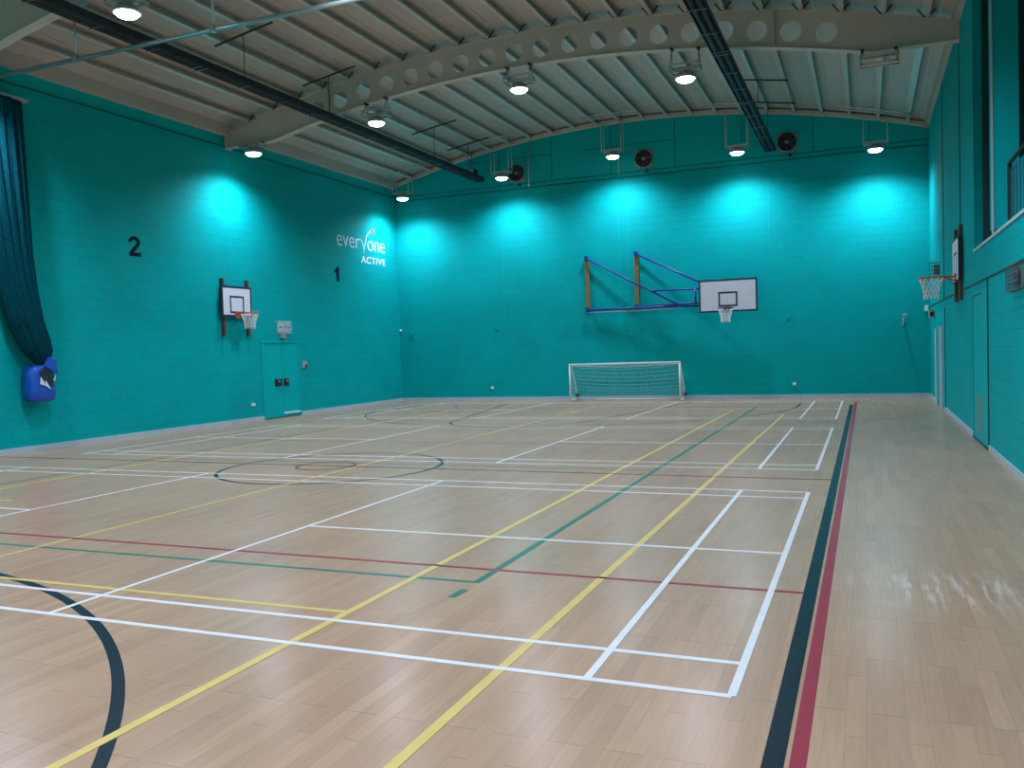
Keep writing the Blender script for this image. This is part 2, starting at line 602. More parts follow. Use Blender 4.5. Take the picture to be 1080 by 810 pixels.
# joints and cable line on the right wall
bm = bm_new()
box(bm, XR - .012, XR, 5.0, YF, 2.595, 2.62)
struct('trim_2', bm, M['tealdark'], 'dark horizontal line along the right wall above the doors', 'trim')
bm = bm_new()
box(bm, XR - .014, XR, 18.28, 18.34, 2.62, 7.6)
struct('trim_3', bm, M['tealdark'], 'dark vertical joint on the right wall nearer the far corner', 'trim')
bm = bm_new()
box(bm, XR - .014, XR, 14.36, 14.42, 3.9, 7.6)
struct('trim_4', bm, M['tealdark'], 'dark vertical joint on the right wall above the backboard', 'trim')

bm = bm_new()
box(bm, XL - T, XR + T, YN - T, YN, -.3, 9.3)
struct('wall_near', bm, M['wally'], 'teal end wall behind the viewer', 'wall')

# skirtings
bm = bm_new()
box(bm, XL, XL + .02, YN, 15.36, 0, .11)
box(bm, XL, XL + .02, 17.10, YF, 0, .11)
struct('baseboard_left', bm, M['skirt'], 'pale skirting along the left wall', 'skirting')
bm = bm_new()
box(bm, XL, XR, YF - .02, YF, 0, .12)
struct('baseboard_far', bm, M['skirt'], 'pale skirting along the far wall', 'skirting')
bm = bm_new()
box(bm, XR - .02, XR, YN, 10.45, 0, .08)
box(bm, XR - .02, XR, 12.5, 18.3, 0, .08)
box(bm, XR - .02, XR, 21.1, YF, 0, .08)
struct('baseboard_right', bm, M['skirt'], 'pale skirting along the right wall', 'skirting')
# eaves strips
for nm, xa, xb, lb in (('trim_5', XL - .05, XL + .16, 'left'), ('trim_6', XR - .10, XR + .10, 'right')):
    bm = bm_new()
    box(bm, xa, xb, YN, YF - .1, 7.64, 7.70)
    box(bm, xa, xb, YN, YF - .1, 7.70, 7.95)
    struct(nm, bm, M['roof'], 'grey eaves strip at the top of the %s wall' % lb, 'trim')

# ------------------------------------------------------------------ roof
bm = bm_new()
n = 60
for k in range(n):
    xa = XL - .4 + (XR - XL + .8) * k / n
    xb = XL - .4 + (XR - XL + .8) * (k + 1) / n
    prism(bm, [(xa, arch(xa) + .17), (xb, arch(xb) + .17), (xb, arch(xb) + .27), (xa, arch(xa) + .27)], YN - T, YF + T, 'y')
bmesh.ops.remove_doubles(bm, verts=bm.verts, dist=1e-5)
for f in bm.faces:
    f.smooth = False
ceil = struct('ceiling', bm, M['roof'], 'curved grey lined roof on closely spaced purlins', 'ceiling')
PX = [-6.58 + .762 * k for k in range(-11, 12)]
proto = None
for x in PX:
    z = arch(x)
    if proto is None:
        bm = bm_new()
        Y0, Y1 = YN, YF - .11
        box(bm, -.045, .045, Y0, Y1, 0, .012)             # bottom flange
        box(bm, .033, .045, Y0, Y1, .012, .035)           # lip
        box(bm, -.045, -.033, Y0, Y1, .012, .19)          # web
        box(bm, -.12, -.045, Y0, Y1, .135, .19)           # top bearing flange
        box(bm, .19, .215, Y0, Y1, .145, .19)             # liner joint rib alongside
        proto = link('purlin', bm, M['purlin'], ceil)
        o = proto
    else:
        o = proto.copy()
        C.objects.link(o)
        o.parent = ceil
    o.location = (x, 0, z + .004)
    o.rotation_euler = (0, math.atan((x - XC) / 30.0), 0)


# ------------------------------------------------------------------ arched girders
def curve_plate(name, outline, holes, thick, m_, parent, y):
    cu = bpy.data.curves.new(name, 'CURVE')
    cu.dimensions = '2D'
    cu.fill_mode = 'BOTH'
    cu.extrude = thick / 2
    for loop in [outline] + holes:
        s = cu.splines.new('POLY')
        s.points.add(len(loop) - 1)
        for i, (a, b) in enumerate(loop):
            s.points[i].co = (a, b, 0, 1)
        s.use_cyclic_u = True
    tmp = bpy.data.objects.new(name + '_tmp', cu)
    C.objects.link(tmp)
    dg = bpy.context.evaluated_depsgraph_get()
    me = bpy.data.meshes.new_from_object(tmp.evaluated_get(dg))
    bpy.data.objects.remove(tmp)
    bpy.data.curves.remove(cu)
    me.transform(Matrix.Rotation(PI / 2, 4, 'X'))
    me.transform(Matrix.Translation((0, y, 0)))
    me.materials.clear()
    me.materials.append(m_)
    me.name = name
    o = bpy.data.objects.new(name, me)
    C.objects.link(o)
    o.parent = parent
    o.matrix_parent_inverse = Matrix.Translation(-Vector(parent.location))
    return o


HX = [-6.06 + .672 * k for k in range(-9, 10)]


def girder(y, label):
    g = thing('roof_girder', label, 'roof girder', (XC, y, 7.33), 'arched roof girders')
    xs = [XL + .01 + (XR - XL - .02) * k / 80 for k in range(81)]
    outline = [(x, soffit(x)) for x in xs] + [(x, arch(x) - .012) for x in xs[::-1]]
    holes = [[(x + .205 * math.cos(2 * PI * k / 28), arch(x) - .40 + .205 * math.sin(2 * PI * k / 28)) for k in range(28)] for x in HX]
    curve_plate('web', outline, holes, .014, M['cream'], g, y)
    for nm, fn, dz in (('top_flange', arch, -.014), ('bottom_flange', soffit, 0)):
        bm = bm_new()
        for a, b in zip(xs[:-1], xs[1:]):
            za, zb = fn(a) + dz, fn(b) + dz
            prism(bm, [(a, za), (b, zb), (b, zb + .016), (a, za + .016)], y - .10, y + .10, 'y')
        bmesh.ops.remove_doubles(bm, verts=bm.verts, dist=1e-5)
        link(nm, bm, M['cream'], g)
    for x in (-11.75, -1.0):
        bm = bm_new()
        box(bm, x - .008, x + .008, y - .09, y + .09, soffit(x) + .012, arch(x) - .014)
        link('stiffener', bm, M['cream'], g)
    bm = bm_new()
    box(bm, XL + .001, XL + .02, y - .12, y + .12, 7.30, arch(XL) - .02)
    link('end_plate', bm, M['cream'], g)
    bm = bm_new()
    box(bm, XR - .02, XR - .001, y - .12, y + .12, 7.30, arch(XR) - .02)
    link('end_plate', bm, M['cream'], g)
    for x in PX:                                        # little braces from girder to purlins
        for dx0, dx1 in ((.02, .26), (-.04, -.24)):
            if XL + .3 < x < XR - .3:
                z = arch(x)
                bm = bm_new()
                bar(bm, (x + dx0, y - .10, z - .01), (x + dx1 * .7, y - .10, z + .16), .014, .025)
                link('purlin_brace', bm, M['rod'], g)
    return g


girder(14.35, 'arched cream steel girder with round holes crossing the middle of the hall')
girder(6.60, 'arched cream steel girder at the top left corner of the picture')
girder(-1.15, 'arched cream steel girder overhead, out of the picture')


# ------------------------------------------------------------------ high bay lamps
LX = [-14.05, -10.33, -6.57, -2.80, .95]
LZ = [7.07, 7.38, 7.65, 7.34, 6.99]


def lamp_parts(g, x, y, z, lit=True):
    """fitting: finned body, rim, glowing dome, bracket; z = rim height"""
    bm = bm_new()
    lathe(bm, [(.045, .15), (.07, .15), (.075, .13), (.12, .13), (.125, .075), (.165, .07), (.17, .03), (.16, .02)], 28, (x, y, z))
    for k in range(14):
        t = 2 * PI * k / 14
        bar(bm, (x + .07 * math.cos(t), y + .07 * math.sin(t), z + .105), (x + .155 * math.cos(t), y + .155 * math.sin(t), z + .09), .006, .05)
    link('lamp_body', bm, M['lampbody'], g)
    bm = bm_new()
    lathe(bm, [(.16, .022), (.20, .018), (.225, 0), (.222, -.012), (.19, -.008), (.185, .010)], 32, (x, y, z))
    link('lamp_rim', bm, M['white'], g)
    bm = bm_new()
    lathe(bm, [(.183, 0), (.18, -.03), (.15, -.058), (.10, -.075), (.05, -.082), (.001, -.084)], 32, (x, y, z))
    link('lamp_lens', bm, M['lens'], g)
    ld = bpy.data.lights.new('lamp_light', 'SPOT')
    ld.energy = POWER
    ld.color = LCOL
    ld.spot_size = math.radians(156)
    ld.spot_blend = 1.0
    ld.shadow_soft_size = .13
    lo = bpy.data.objects.new('lamp_light', ld)
    C.objects.link(lo)
    lo.parent = g
    lo.matrix_parent_inverse = Matrix.Translation(-Vector(g.location))
    lo.location = (x, y, z - .22)


POWER = 625
LCOL = (.86, .935, 1.19)


def bracket(g, x, y, z, w=.31, d=.16, h=.17, m_='galv'):
    bm = bm_new()
    for zz in (z + .15, z + .15 + h):
        for s in (-1, 1):
            bar(bm, (x - w, y + s * d, zz), (x + w, y + s * d, zz), .018, .035)
            bar(bm, (x + s * w, y - d, zz), (x + s * w, y + d, zz), .018, .035)
    for sx in (-1, 1):
        for sy in (-1, 1):
            bar(bm, (x + sx * w, y + sy * d, z + .15), (x + sx * w, y + sy * d, z + .15 + h), .02, .02)
    bar(bm, (x - w, y, z + .16), (x + w, y, z + .16), .05, .02)
    link('guard_frame', bm, M[m_], g)


ordn = ['leftmost', 'second from left', 'middle', 'second from right', 'rightmost']
# row hung on rods in front of the far wall
for i, (x, z) in enumerate(zip(LX, LZ)):
    y = 22.02
    lb = ['glowing round lamp on rods in the far left corner of the hall',
          'glowing round lamp on rods at the far wall beside the left fan',
          'glowing round lamp on rods at the far wall beside the middle fan',
          'glowing round lamp on rods at the far wall, right of the wall-mounted blue-armed hoop\'s board and under the right trough',
          'glowing round lamp on rods at the far wall, nearest the right wall'][i]
    if i == 3:
        lb = 'glowing round lamp on rods at the far wall beside the right ceiling trough'
    g = thing('high_bay_lamp', lb, 'ceiling lamp', (x, y, z), 'lamps along the far wall')
    lamp_parts(g, x, y, z)
    w, d = .31, .15
    bm = bm_new()
    for s in (-1, 1):
        bar(bm, (x - w, y + s * d, z + .17), (x + w, y + s * d, z + .17), .02, .05)
        bar(bm, (x + s * w, y - d, z + .17), (x + s * w, y + d, z + .17), .02, .05)
    bar(bm, (x - w, y, z + .165), (x + w, y, z + .165), .08, .02)
    link('guard_frame', bm, M['galv'], g)
    for sx in (-1, 1):
        for sy in (-1, 1):
            bm = bm_new()
            tube(bm, [(x + sx * w, y + sy * d, z + .17), (x + sx * w, y + sy * d, arch(x + sx * w) - .02)], .011, 6)
            link('hanging_rod', bm, M['galv'], g)
    for sy in (-1, 1):
        bm = bm_new()
        xa, xb = max(XL + .2, x - 1.0), min(XR - .15, x + .9)
        pts = [(xa + (xb - xa) * k / 6, y + sy * d, arch(xa + (xb - xa) * k / 6) - .012) for k in range(7)]
        tube(bm, pts, .018, 6)
        link('cross_bar', bm, M['galv'], g)

# rows clamped under the girders
rows = {14.20: ['glowing round lamp beneath the left end of the middle girder, near the left wall',
                'glowing round lamp under the middle girder beside the left ceiling trough',
                'glowing round lamp under the crown of the middle girder',
                'glowing round lamp under the middle girder, left of the right ceiling trough'],
        6.52: ['glowing round lamp partly cut off at the left edge of the picture',
               'glowing round lamp at the top left beside the hanging tube',
               'high bay lamp under the nearer girder crown, out of the picture',
               'high bay lamp under the nearer girder, above the right of the picture',
               'high bay lamp under the nearer girder by the gallery, out of the picture'],
        -1.25: ['overhead high bay lamp out of the picture, %s of its row' % o_ for o_ in ordn],
        -7.2: ['high bay lamp behind the viewer, %s of its row' % o_ for o_ in ordn]}
for y, labels in rows.items():
    for i, (x, z) in enumerate(zip(LX, LZ)):
        if i == 4 and y == 14.20:
            g = thing('lamp_bracket', 'empty pale lamp bracket without a lamp under the right end of the girder', 'bracket', (x, y, soffit(x)))
            bm = bm_new()
            zc = 7.07
            for s in (-1, 1):
                for zz in (zc, zc + .17):
                    bar(bm, (x - .34, y + s * .1, zz), (x + .34, y + s * .1, zz), .02, .05)
                for sx in (-1, 1):
                    bar(bm, (x + sx * .33, y + s * .1, zc - .02), (x + sx * .33, y + s * .1, zc + .19), .05, .02)
            bar(bm, (x - .34, y, zc), (x + .34, y, zc), .12, .015)
            link('guard_frame', bm, M['cream'], g)
            for sx in (-1, 1):
                bm = bm_new()
                box(bm, x + sx * .30 - .03, x + sx * .30 + .03, y - .08, y + .10, soffit(x + sx * .3) - .05, soffit(x + sx * .3))
                tube(bm, [(x + sx * .3, y, zc + .17), (x + sx * .3, y, soffit(x + sx * .3) - .03)], .01, 6)
                link('girder_clamp', bm, M['rod'], g)
            continue
        g = thing('high_bay_lamp', labels[i], 'ceiling lamp', (x, y, z), 'lamps under the girders')
        lamp_parts(g, x, y, z)
        low = soffit(x) - z < .35
        bracket(g, x, y, z, h=.06 if low else .13)
        for sx in (-1, 1):
            xx = x + sx * .28
            zt = soffit(xx)
            bm = bm_new()
            if y > -5:
                box(bm, xx - .03, xx + .03, y - .06, y + .09, zt - .045, zt)
                for sy in (-1, 1):
                    tube(bm, [(xx, y + .02, zt - .04), (xx + sx * .03, y + sy * .16, z + .18)], .007, 6)
            else:
                tube(bm, [(xx, y, z + .2), (xx, y, arch(xx))], .01, 6)
            link('girder_clamp', bm, M['rod'], g)


# ------------------------------------------------------------------ dark ceiling troughs
def trough(x, z, y0, y1, label, ys):
    g = thing('ceiling_trough', label, 'ceiling trough', (x, y0, z), 'dark troughs under the roof')
    bm = bm_new()
    prism(bm, [(x - .17, z - .03), (x - .155, z - .03), (x - .145, z + .02), (x + .145, z + .02), (x + .155, z - .03), (x + .17, z - .03), (x + .13, z + .112), (x - .13, z + .112)], y0, y1, 'y')
    link('hood', bm, M['dark'], g)
    for sx in (-1, 1):
        bm = bm_new()
        tube(bm, [(x + sx * .07, y0 + .03, z - .005), (x + sx * .07, y1 - .03, z - .005)], .05, 12)
        link('long_pipe', bm, M['dark'], g)
    y = y1 - .7
    k = 0
    while y > y0:
        bm = bm_new()
        bar(bm, (x - .15, y, z - .06), (x + .15, y, z - .06), .03, .012)
        if k % 3 == 1:
            link('cross_bracket', bm, M['darklite'], g)
            bm = bm_new()
            bar(bm, (x - .15, y - .16, z - .06), (x + .15, y - .16, z - .06), .03, .012)
        link('cross_bracket', bm, M['darklite'], g)
        y -= 1.25
        k += 1
    for y in ys:
        bm = bm_new()
        pts = [(x - .75 + 1.5 * t / 6, y, arch(x - .75 + 1.5 * t / 6) - .02) for t in range(7)]
        tube(bm, pts, .022, 8)
        link('support_bar', bm, M['rod'], g)
        bm = bm_new()
        tube(bm, [(x, y, z + .11), (x, y, arch(x) - .02)], .009, 6)
        link('drop_rod', bm, M['rod'], g)
    bm = bm_new()
    box(bm, x - .15, x + .15, y1 - .02, y1 + .01, z - .03, z + .11)
    link('end_cap', bm, M['dark'], g)
    return g


trough(-11.32, 7.47, -3.0, 22.5, 'long dark trough under the roof on the left, ending at the far wall', [10.6, 13.7, 19.2, 21.6])
trough(-1.89, 7.40, -3.0, 22.5, 'long dark trough under the roof on the right, beside the right fan', [19.4, 21.75])

# little box above the left trough's end
bm = bm_new()
box(bm, -11.84, -11.56, 22.55, 22.85, 7.70, 7.92)
box(bm, -11.82, -11.58, 22.53, 22.56, 7.72, 7.90, 1)
o = link('control_box', bm, [M['black'], M['greyplastic']])
bm = bm_new()
tube(bm, [(-11.70, 22.7, 7.92), (-11.70, 22.7, arch(-11.7))], .012, 6)
hr = link('hanging_rod', bm, M['rod'], o)
tag(o, 'small dark box with pale face hanging above the end of the left trough', 'box')

# ------------------------------------------------------------------ suspended tube across the hall
g = thing('divider_track', 'silver tube hanging across the hall at the top left on rods', 'curtain track', (-6, 7.2, 7.15))
bm = bm_new()
tube(bm, [(XL + .01, 7.2, 7.14), (XR - .01, 7.2, 7.14)], .038, 14)
link('tube', bm, M['tube'], g)
for x in (-12.25, -9.17, -6.1, -3.0, 0.0):
    bm = bm_new()
    tube(bm, [(x, 7.2, 7.16), (x, 7.2, arch(x) - .005)], .02, 10)
    box(bm, x - .04, x + .04, 7.15, 7.25, 7.10, 7.19)
    link('drop_rod', bm, M['tube'], g)

# ------------------------------------------------------------------ gathered divider net on the left wall
g = thing('divider_net', 'dark teal net gathered in folds on the left wall, its end in a blue bag', 'net', (-14.8, 8.0, 1.9))
bm = bm_new()
prof = [(6.93, 6.95, 8.06, .18), (6.0, 7.02, 8.08, .18), (5.0, 7.13, 8.10, .18), (3.9, 7.27, 8.13, .18), (3.2, 7.38, 8.19, .19), (2.6, 7.52, 8.29, .20),
        (2.25, 7.68, 8.41, .20), (2.02, 7.82, 8.45, .19), (1.88, 7.97, 8.40, .15), (1.80, 8.05, 8.30, .10), (1.742, 8.09, 8.24, .08)]
NR = 96
rings = []
zs = []
for i in range(len(prof) - 1):
    a, b = prof[i], prof[i + 1]
    m_ = max(2, int((a[0] - b[0]) / .12))
    for k in range(m_):
        t = k / m_
        zs.append([a[j] + (b[j] - a[j]) * t for j in range(4)])
zs.append(list(prof[-1]))
for z, ya, yb, th in zs:
    yc, ry = (ya + yb) / 2, (yb - ya) / 2
    ring = []
    for k in range(NR):
        t = 2 * PI * k / NR
        f = 1 + .10 * math.sin(17 * t + .25 * z)
        fx = 1 + .14 * math.sin(17 * t + .35 * z) + .10 * math.sin(31 * t - .5 * z) + .06 * math.sin(7 * t + z)
        x = -14.76 + th * math.cos(t) * min(1.15, fx)
        y = yc + ry * math.sin(t) * (.96 + .04 * f)
        ring.append(bm.verts.new((max(x, XL + .012), y, z)))
    rings.append(ring)
for a, b in zip(rings[:-1], rings[1:]):
    for k in range(NR):
        f = bm.faces.new((a[k], a[(k + 1) % NR], b[(k + 1) % NR], b[k]))
        f.smooth = True
bm.faces.new(rings[0])
bm.faces.new(rings[-1][::-1])
link('net', bm, M['curtain'], g)
bm = bm_new()
box(bm, XL + .002, XL + .40, 6.0, 8.10, 6.93, 6.98)
link('top_rail', bm, M['greyplastic'], g, bevel=.008)

# blue bag
g = thing('hanging_bag', 'blue bag holding the end of the gathered net on the left wall', 'bag', (-14.78, 8.13, 1.0))
bm = bm_new()
prof = [(1.0, .10, .10), (1.01, .24, .16), (1.05, .29, .19), (1.15, .31, .21), (1.35, .31, .21), (1.5, .30, .20), (1.62, .29, .19), (1.69, .26, .17), (1.735, .20, .13)]
rings = []
BN = 48
for z, ry, rx in prof:
    ring = []
    for k in range(BN):
        t = 2 * PI * k / BN
        c_, s_ = math.cos(t), math.sin(t)
        e = .62
        zz = z
        ring.append(bm.verts.new((-14.79 + rx * math.copysign(abs(c_) ** e, c_), 8.15 + ry * .92 * math.copysign(abs(s_) ** e, s_) + .012 * math.sin(3 * z * 5 + 4 * t), zz)))
    rings.append(ring)
for a, b in zip(rings[:-1], rings[1:]):
    for k in range(BN):
        f = bm.faces.new((a[k], a[(k + 1) % BN], b[(k + 1) % BN], b[k]))
        f.smooth = True
bm.faces.new(rings[0][::-1])
bm.faces.new(rings[-1])
link('bag_body', bm, M['bag'], g)
XB = -14.57
bm = bm_new()
prism(bm, [(8.0, 1.60), (8.12, 1.70), (8.32, 1.56), (8.27, 1.30), (8.18, 1.28), (8.08, 1.45)], XB - .01, XB + .012, 'x')
link('bag_opening', bm, M['bagdark'], g)
bm = bm_new()
prism(bm, [(8.10, 1.33), (8.12, 1.43), (8.24, 1.24)], XB, XB + .018, 'x')
prism(bm, [(8.0, 1.36), (8.02, 1.50), (8.085, 1.40), (8.08, 1.33)], XB, XB + .018, 'x')
prism(bm, [(8.31, 1.44), (8.36, 1.55), (8.33, 1.40)], XB, XB + .018, 'x')
link('bag_lining', bm, M['white'], g)
bm = bm_new()
prism(bm, [(8.10, 1.72), (8.22, 1.90), (8.38, 1.80), (8.40, 1.55), (8.30, 1.60)], XB - .01, XB + .03, 'x')
link('bag_flap', bm, M['bag'], g, bevel=.008)


# ------------------------------------------------------------------ wall numerals and lettering
def text_mesh(name, s, size, y, z, m_, parent=None, sx=1.0, offset=0.0, spacing=1.0, th=.003):
    cu = bpy.data.curves.new(name, 'FONT')
    cu.body = s
    cu.size = size
    cu.offset = offset
    cu.space_character = spacing
    cu.extrude = th
    tmp = bpy.data.objects.new(name + '_tmp', cu)
    C.objects.link(tmp)
    dg = bpy.context.evaluated_depsgraph_get()
    me = bpy.data.meshes.new_from_object(tmp.evaluated_get(dg))
    bpy.data.objects.remove(tmp)
    bpy.data.curves.remove(cu)
    xs = [v.co.x for v in me.vertices]
    x0 = min(xs)
    me.transform(Matrix.Translation((-x0, 0, 0)))
    me.transform(Matrix.Diagonal((sx, 1, 1, 1)))
    me.transform(Matrix(((0, 0, 1, XL + th + .001), (1, 0, 0, y), (0, 1, 0, z), (0, 0, 0, 1))))
    me.materials.clear()
    me.materials.append(m_)
    me.name = name
    o = bpy.data.objects.new(name, me)
    C.objects.link(o)
    if parent:
        o.parent = parent
        o.matrix_parent_inverse = Matrix.Translation(-Vector(parent.location))
    return o


def fit_text(name, s, y0, y1, z0, h, m_, parent=None, ref=.73, offset=0, spacing=1.0):
    """text whose first glyph height is h and that spans y0..y1"""
    o = text_mesh(name, s, h / ref, y0, z0, m_, parent, 1.0, offset, spacing)
    ys = [v.co.y for v in o.data.vertices]
    k = (y1 - y0) / (max(ys) - min(ys))
    zs_ = [v.co.z for v in o.data.vertices]
    kz = h / (max(zs_) - min(zs_))
    zm = min(zs_)
    for v in o.data.vertices:
        v.co.y = y0 + (v.co.y - y0) * k
        v.co.z = z0 + (v.co.z - zm) * kz
    return o


cl = [(11.0 + .125 * math.cos(math.radians(a)), 4.515 + .09 * math.sin(math.radians(a))) for a in range(185, -41, -12)]
cl += [(11.02, 4.38), (10.93, 4.30), (10.885, 4.24), (10.88, 4.19)]
bm = bm_new()
cl = [Vector(p) for p in cl]
front, back = [], []
for i, p in enumerate(cl):
    d_ = (cl[min(i + 1, len(cl) - 1)] - cl[max(i - 1, 0)]).normalized()
    n_ = Vector((-d_.y, d_.x)) * .045
    front.append([bm.verts.new((XL + .006, *(p + n_ * s_))) for s_ in (-1, 1)])
    back.append([bm.verts.new((XL + .001, *(p + n_ * s_))) for s_ in (-1, 1)])
for i in range(len(cl) - 1):
    bm.faces.new((front[i][0], front[i][1], front[i + 1][1], front[i + 1][0]))
    for k in (0, 1):
        bm.faces.new((front[i][k], front[i + 1][k], back[i + 1][k], back[i][k]))
prism(bm, [(10.835, 4.19), (11.185, 4.19), (11.185, 4.275), (10.88, 4.275)], XL + .001, XL + .0065, 'x')
o = link('wall_numeral', bm, M['ink'])
tag(o, 'large dark numeral 2 painted on the left wall', 'number')
bm = bm_new()
prism(bm, [(19.23, 4.12), (19.385, 4.12), (19.385, 4.58), (19.27, 4.58), (19.24, 4.53), (19.19, 4.49), (19.12, 4.475), (19.12, 4.38), (19.23, 4.40)], XL + .001, XL + .006, 'x')
o = link('wall_numeral', bm, M['ink'])
tag(o, 'dark numeral 1 painted on the left wall below the lettering', 'number')
g = thing('wall_lettering', 'pale lettering with a red dot high on the left wall near the corner', 'lettering', (XL, 20.8, 4.8))
fit_text('word', 'ever', 19.33, 20.68, 5.27, .35, M['letter'], g, offset=-.006)
fit_text('word', 'one', 21.17, 22.30, 5.27, .35, M['letter'], g, offset=-.006)
fit_text('word', 'ACTIVE', 20.74, 22.30, 4.83, .23, M['letter'], g, offset=.004, spacing=1.1)


def wall_ribbon(name, pts, w, m_, parent):
    bm = bm_new()
    P_ = [Vector(p) for p in pts]
    for i in range(len(P_) - 1):
        d = (P_[i + 1] - P_[i]).normalized()
        s = Vector((-d.y, d.x)) * w / 2
        poly = [tuple(P_[i] - s), tuple(P_[i + 1] - s), tuple(P_[i + 1] + s), tuple(P_[i] + s)]
        prism(bm, poly, XL + .001, XL + .006, 'x')
    return link(name, bm, m_, parent)


sw = [(21.40, 5.94), (21.28, 5.89), (21.18, 5.80), (21.11, 5.70), (21.06, 5.58), (21.01, 5.44), (20.95, 5.29), (20.92, 5.15)]
wall_ribbon('swoosh', sw, .034, M['letter'], g)
wall_ribbon('stroke', [(20.77, 5.62), (20.85, 5.50), (20.91, 5.38), (20.94, 5.26)], .036, M['letter'], g)
bm = bm_new()
lathe(bm, [(.085, .001), (.085, .006)], 24, (XL, 21.54, 5.97), 'x')
o = link('dot', bm, M['dotred'], g)
o['label'] = 'red dot'


# ------------------------------------------------------------------ basketball hoops
def hoop_ring(g, c, nrm, bl=.18, m_='orange'):
    """ring, bracket and net; c = ring centre, nrm = direction from board to ring"""
    c, nrm = Vector(c), Vector(nrm)
    side = Vector((-nrm.y, nrm.x, 0))
    bm = bm_new()
    tube(bm, [c + (nrm * math.cos(2 * PI * k / 36) + side * math.sin(2 * PI * k / 36)) * .228 for k in range(36)], .011, 8, closed=True)
    for k in range(12):
        t = 2 * PI * (k + .5) / 12
        p = c + (nrm * math.cos(t) + side * math.sin(t)) * .228
        tube(bm, [p + Vector((0, 0, -.008)), p + Vector((0, 0, -.03))], .005, 5)
    ring = link('hoop_ring', bm, M[m_], g)
    bm = bm_new()
    b0 = c - nrm * (.228 + bl)
    for s in (-1, 1):
        bar(bm, b0 + side * s * .06 + Vector((0, 0, -.01)), c - nrm * .20 + side * s * .09, .012, .03)
        bar(bm, b0 + side * s * .06 + Vector((0, 0, -.09)), c - nrm * .215 + side * s * .08 + Vector((0, 0, -.01)), .012, .02)
    bar(bm, b0 + nrm * .006 + Vector((0, 0, .04)), b0 + nrm * .006 + Vector((0, 0, -.13)), .20, .012, up=nrm)
    link('ring_bracket', bm, M[m_], g)
    bm = bm_new()
    prof = [(.225, -.025), (.185, -.13), (.155, -.22), (.135, -.31), (.135, -.40)]
    nl = 12

    def P(i, k):
        r, h = prof[i]
        t = 2 * PI * (k + (i % 2) * .5) / nl
        return c + (nrm * math.cos(t) + side * math.sin(t)) * r + Vector((0, 0, h))
    for i in range(len(prof) - 1):
        for k in range(nl):
            tube(bm, [P(i, k), P(i + 1, k)], .0065, 4)
            tube(bm, [P(i, k), P(i + 1, k - 1 if i % 2 == 0 else k + 1)], .0065, 4)
    for k in range(nl):
        tube(bm, [P(4, k), P(4, k) + Vector((0, 0, -.03))], .006, 4)
    o = link('hoop_net', bm, M['net'], g)
    return ring


def backboard(g, c, nrm, w, h, border, tgt_w, tgt_h, tgt_z, th=.025):
    """c = centre of the board's face"""
    c, nrm = Vector(c), Vector(nrm)
    side = Vector((-nrm.y, nrm.x, 0))
    up = Vector((0, 0, 1))

    def rect(bm, u0, u1, v0, v1, d0, d1):
        ps = [c + side * u + up * v + nrm * d for d in (d0, d1) for u, v in ((u0, v0), (u1, v0), (u1, v1), (u0, v1))]
        vs = [bm.verts.new(p) for p in ps]
        for idx in ((3, 2, 1, 0), (4, 5, 6, 7), (0, 1, 5, 4), (1, 2, 6, 5), (2, 3, 7, 6), (3, 0, 4, 7)):
            bm.faces.new([vs[i] for i in idx])
    bm = bm_new()
    rect(bm, -w / 2, w / 2, -h / 2, h / 2, -th, 0)
    bd = link('backboard', bm, M['board'], g)

    def ring_of(bm, u0, u1, v0, v1, t, d):
        rect(bm, u0, u1, v0, v0 + t, d[0], d[1])
        rect(bm, u0, u1, v1 - t, v1, d[0], d[1])
        rect(bm, u0, u0 + t, v0 + t, v1 - t, d[0], d[1])
        rect(bm, u1 - t, u1, v0 + t, v1 - t, d[0], d[1])
    bm = bm_new()
    ring_of(bm, -w / 2 - .004, w / 2 + .004, -h / 2 - .004, h / 2 + .004, border, (-th - .004, .003))
    link('board_border', bm, M['navy'], bd).matrix_parent_inverse = Matrix()
    bm = bm_new()
    ring_of(bm, -tgt_w / 2, tgt_w / 2, tgt_z, tgt_z + tgt_h, .05, (-.001, .003))
    o = link('target_square', bm, M['navy'], bd)
    return bd


# children of a mesh part: the part sits at the thing's origin, so undo nothing (world = thing-relative)
# left wall hoop
g = thing('basketball_hoop', 'small basketball hoop with white board on the left wall near the double doors', 'basketball hoop', (XL, 14.29, 2.35), 'wall basketball hoops')
backboard(g, (-14.87, 14.29, 3.26), (1, 0, 0), 1.17, .81, .055, .56, .46, -.31)
for y in (13.83, 14.80):
    bm = bm_new()
    box(bm, XL + .001, XL + .10, y - .035, y + .035, 2.34, 3.86)
    link('timber_upright', bm, M['timberdark'], g, bevel=.004)
hoop_ring(g, (-14.47, 14.29, 2.95), (1, 0, 0), .16)
# right wall hoop
g = thing('basketball_hoop', 'basketball hoop seen edge-on on the right wall under the gallery', 'basketball hoop', (XR, 14.5, 2.4), 'wall basketball hoops')
backboard(g, (2.255, 14.5, 3.20), (-1, 0, 0), 1.20, .82, .03, .56, .46, -.31)
for y in (14.12, 15.02):
    bm = bm_new()
    box(bm, XR - .065, XR - .001, y - .10, y + .10, 2.42, 3.84)
    link('timber_upright', bm, M['timberdark'], g, bevel=.004)
hoop_ring(g, (1.83, 14.45, 2.90), (-1, 0, 0), .19)

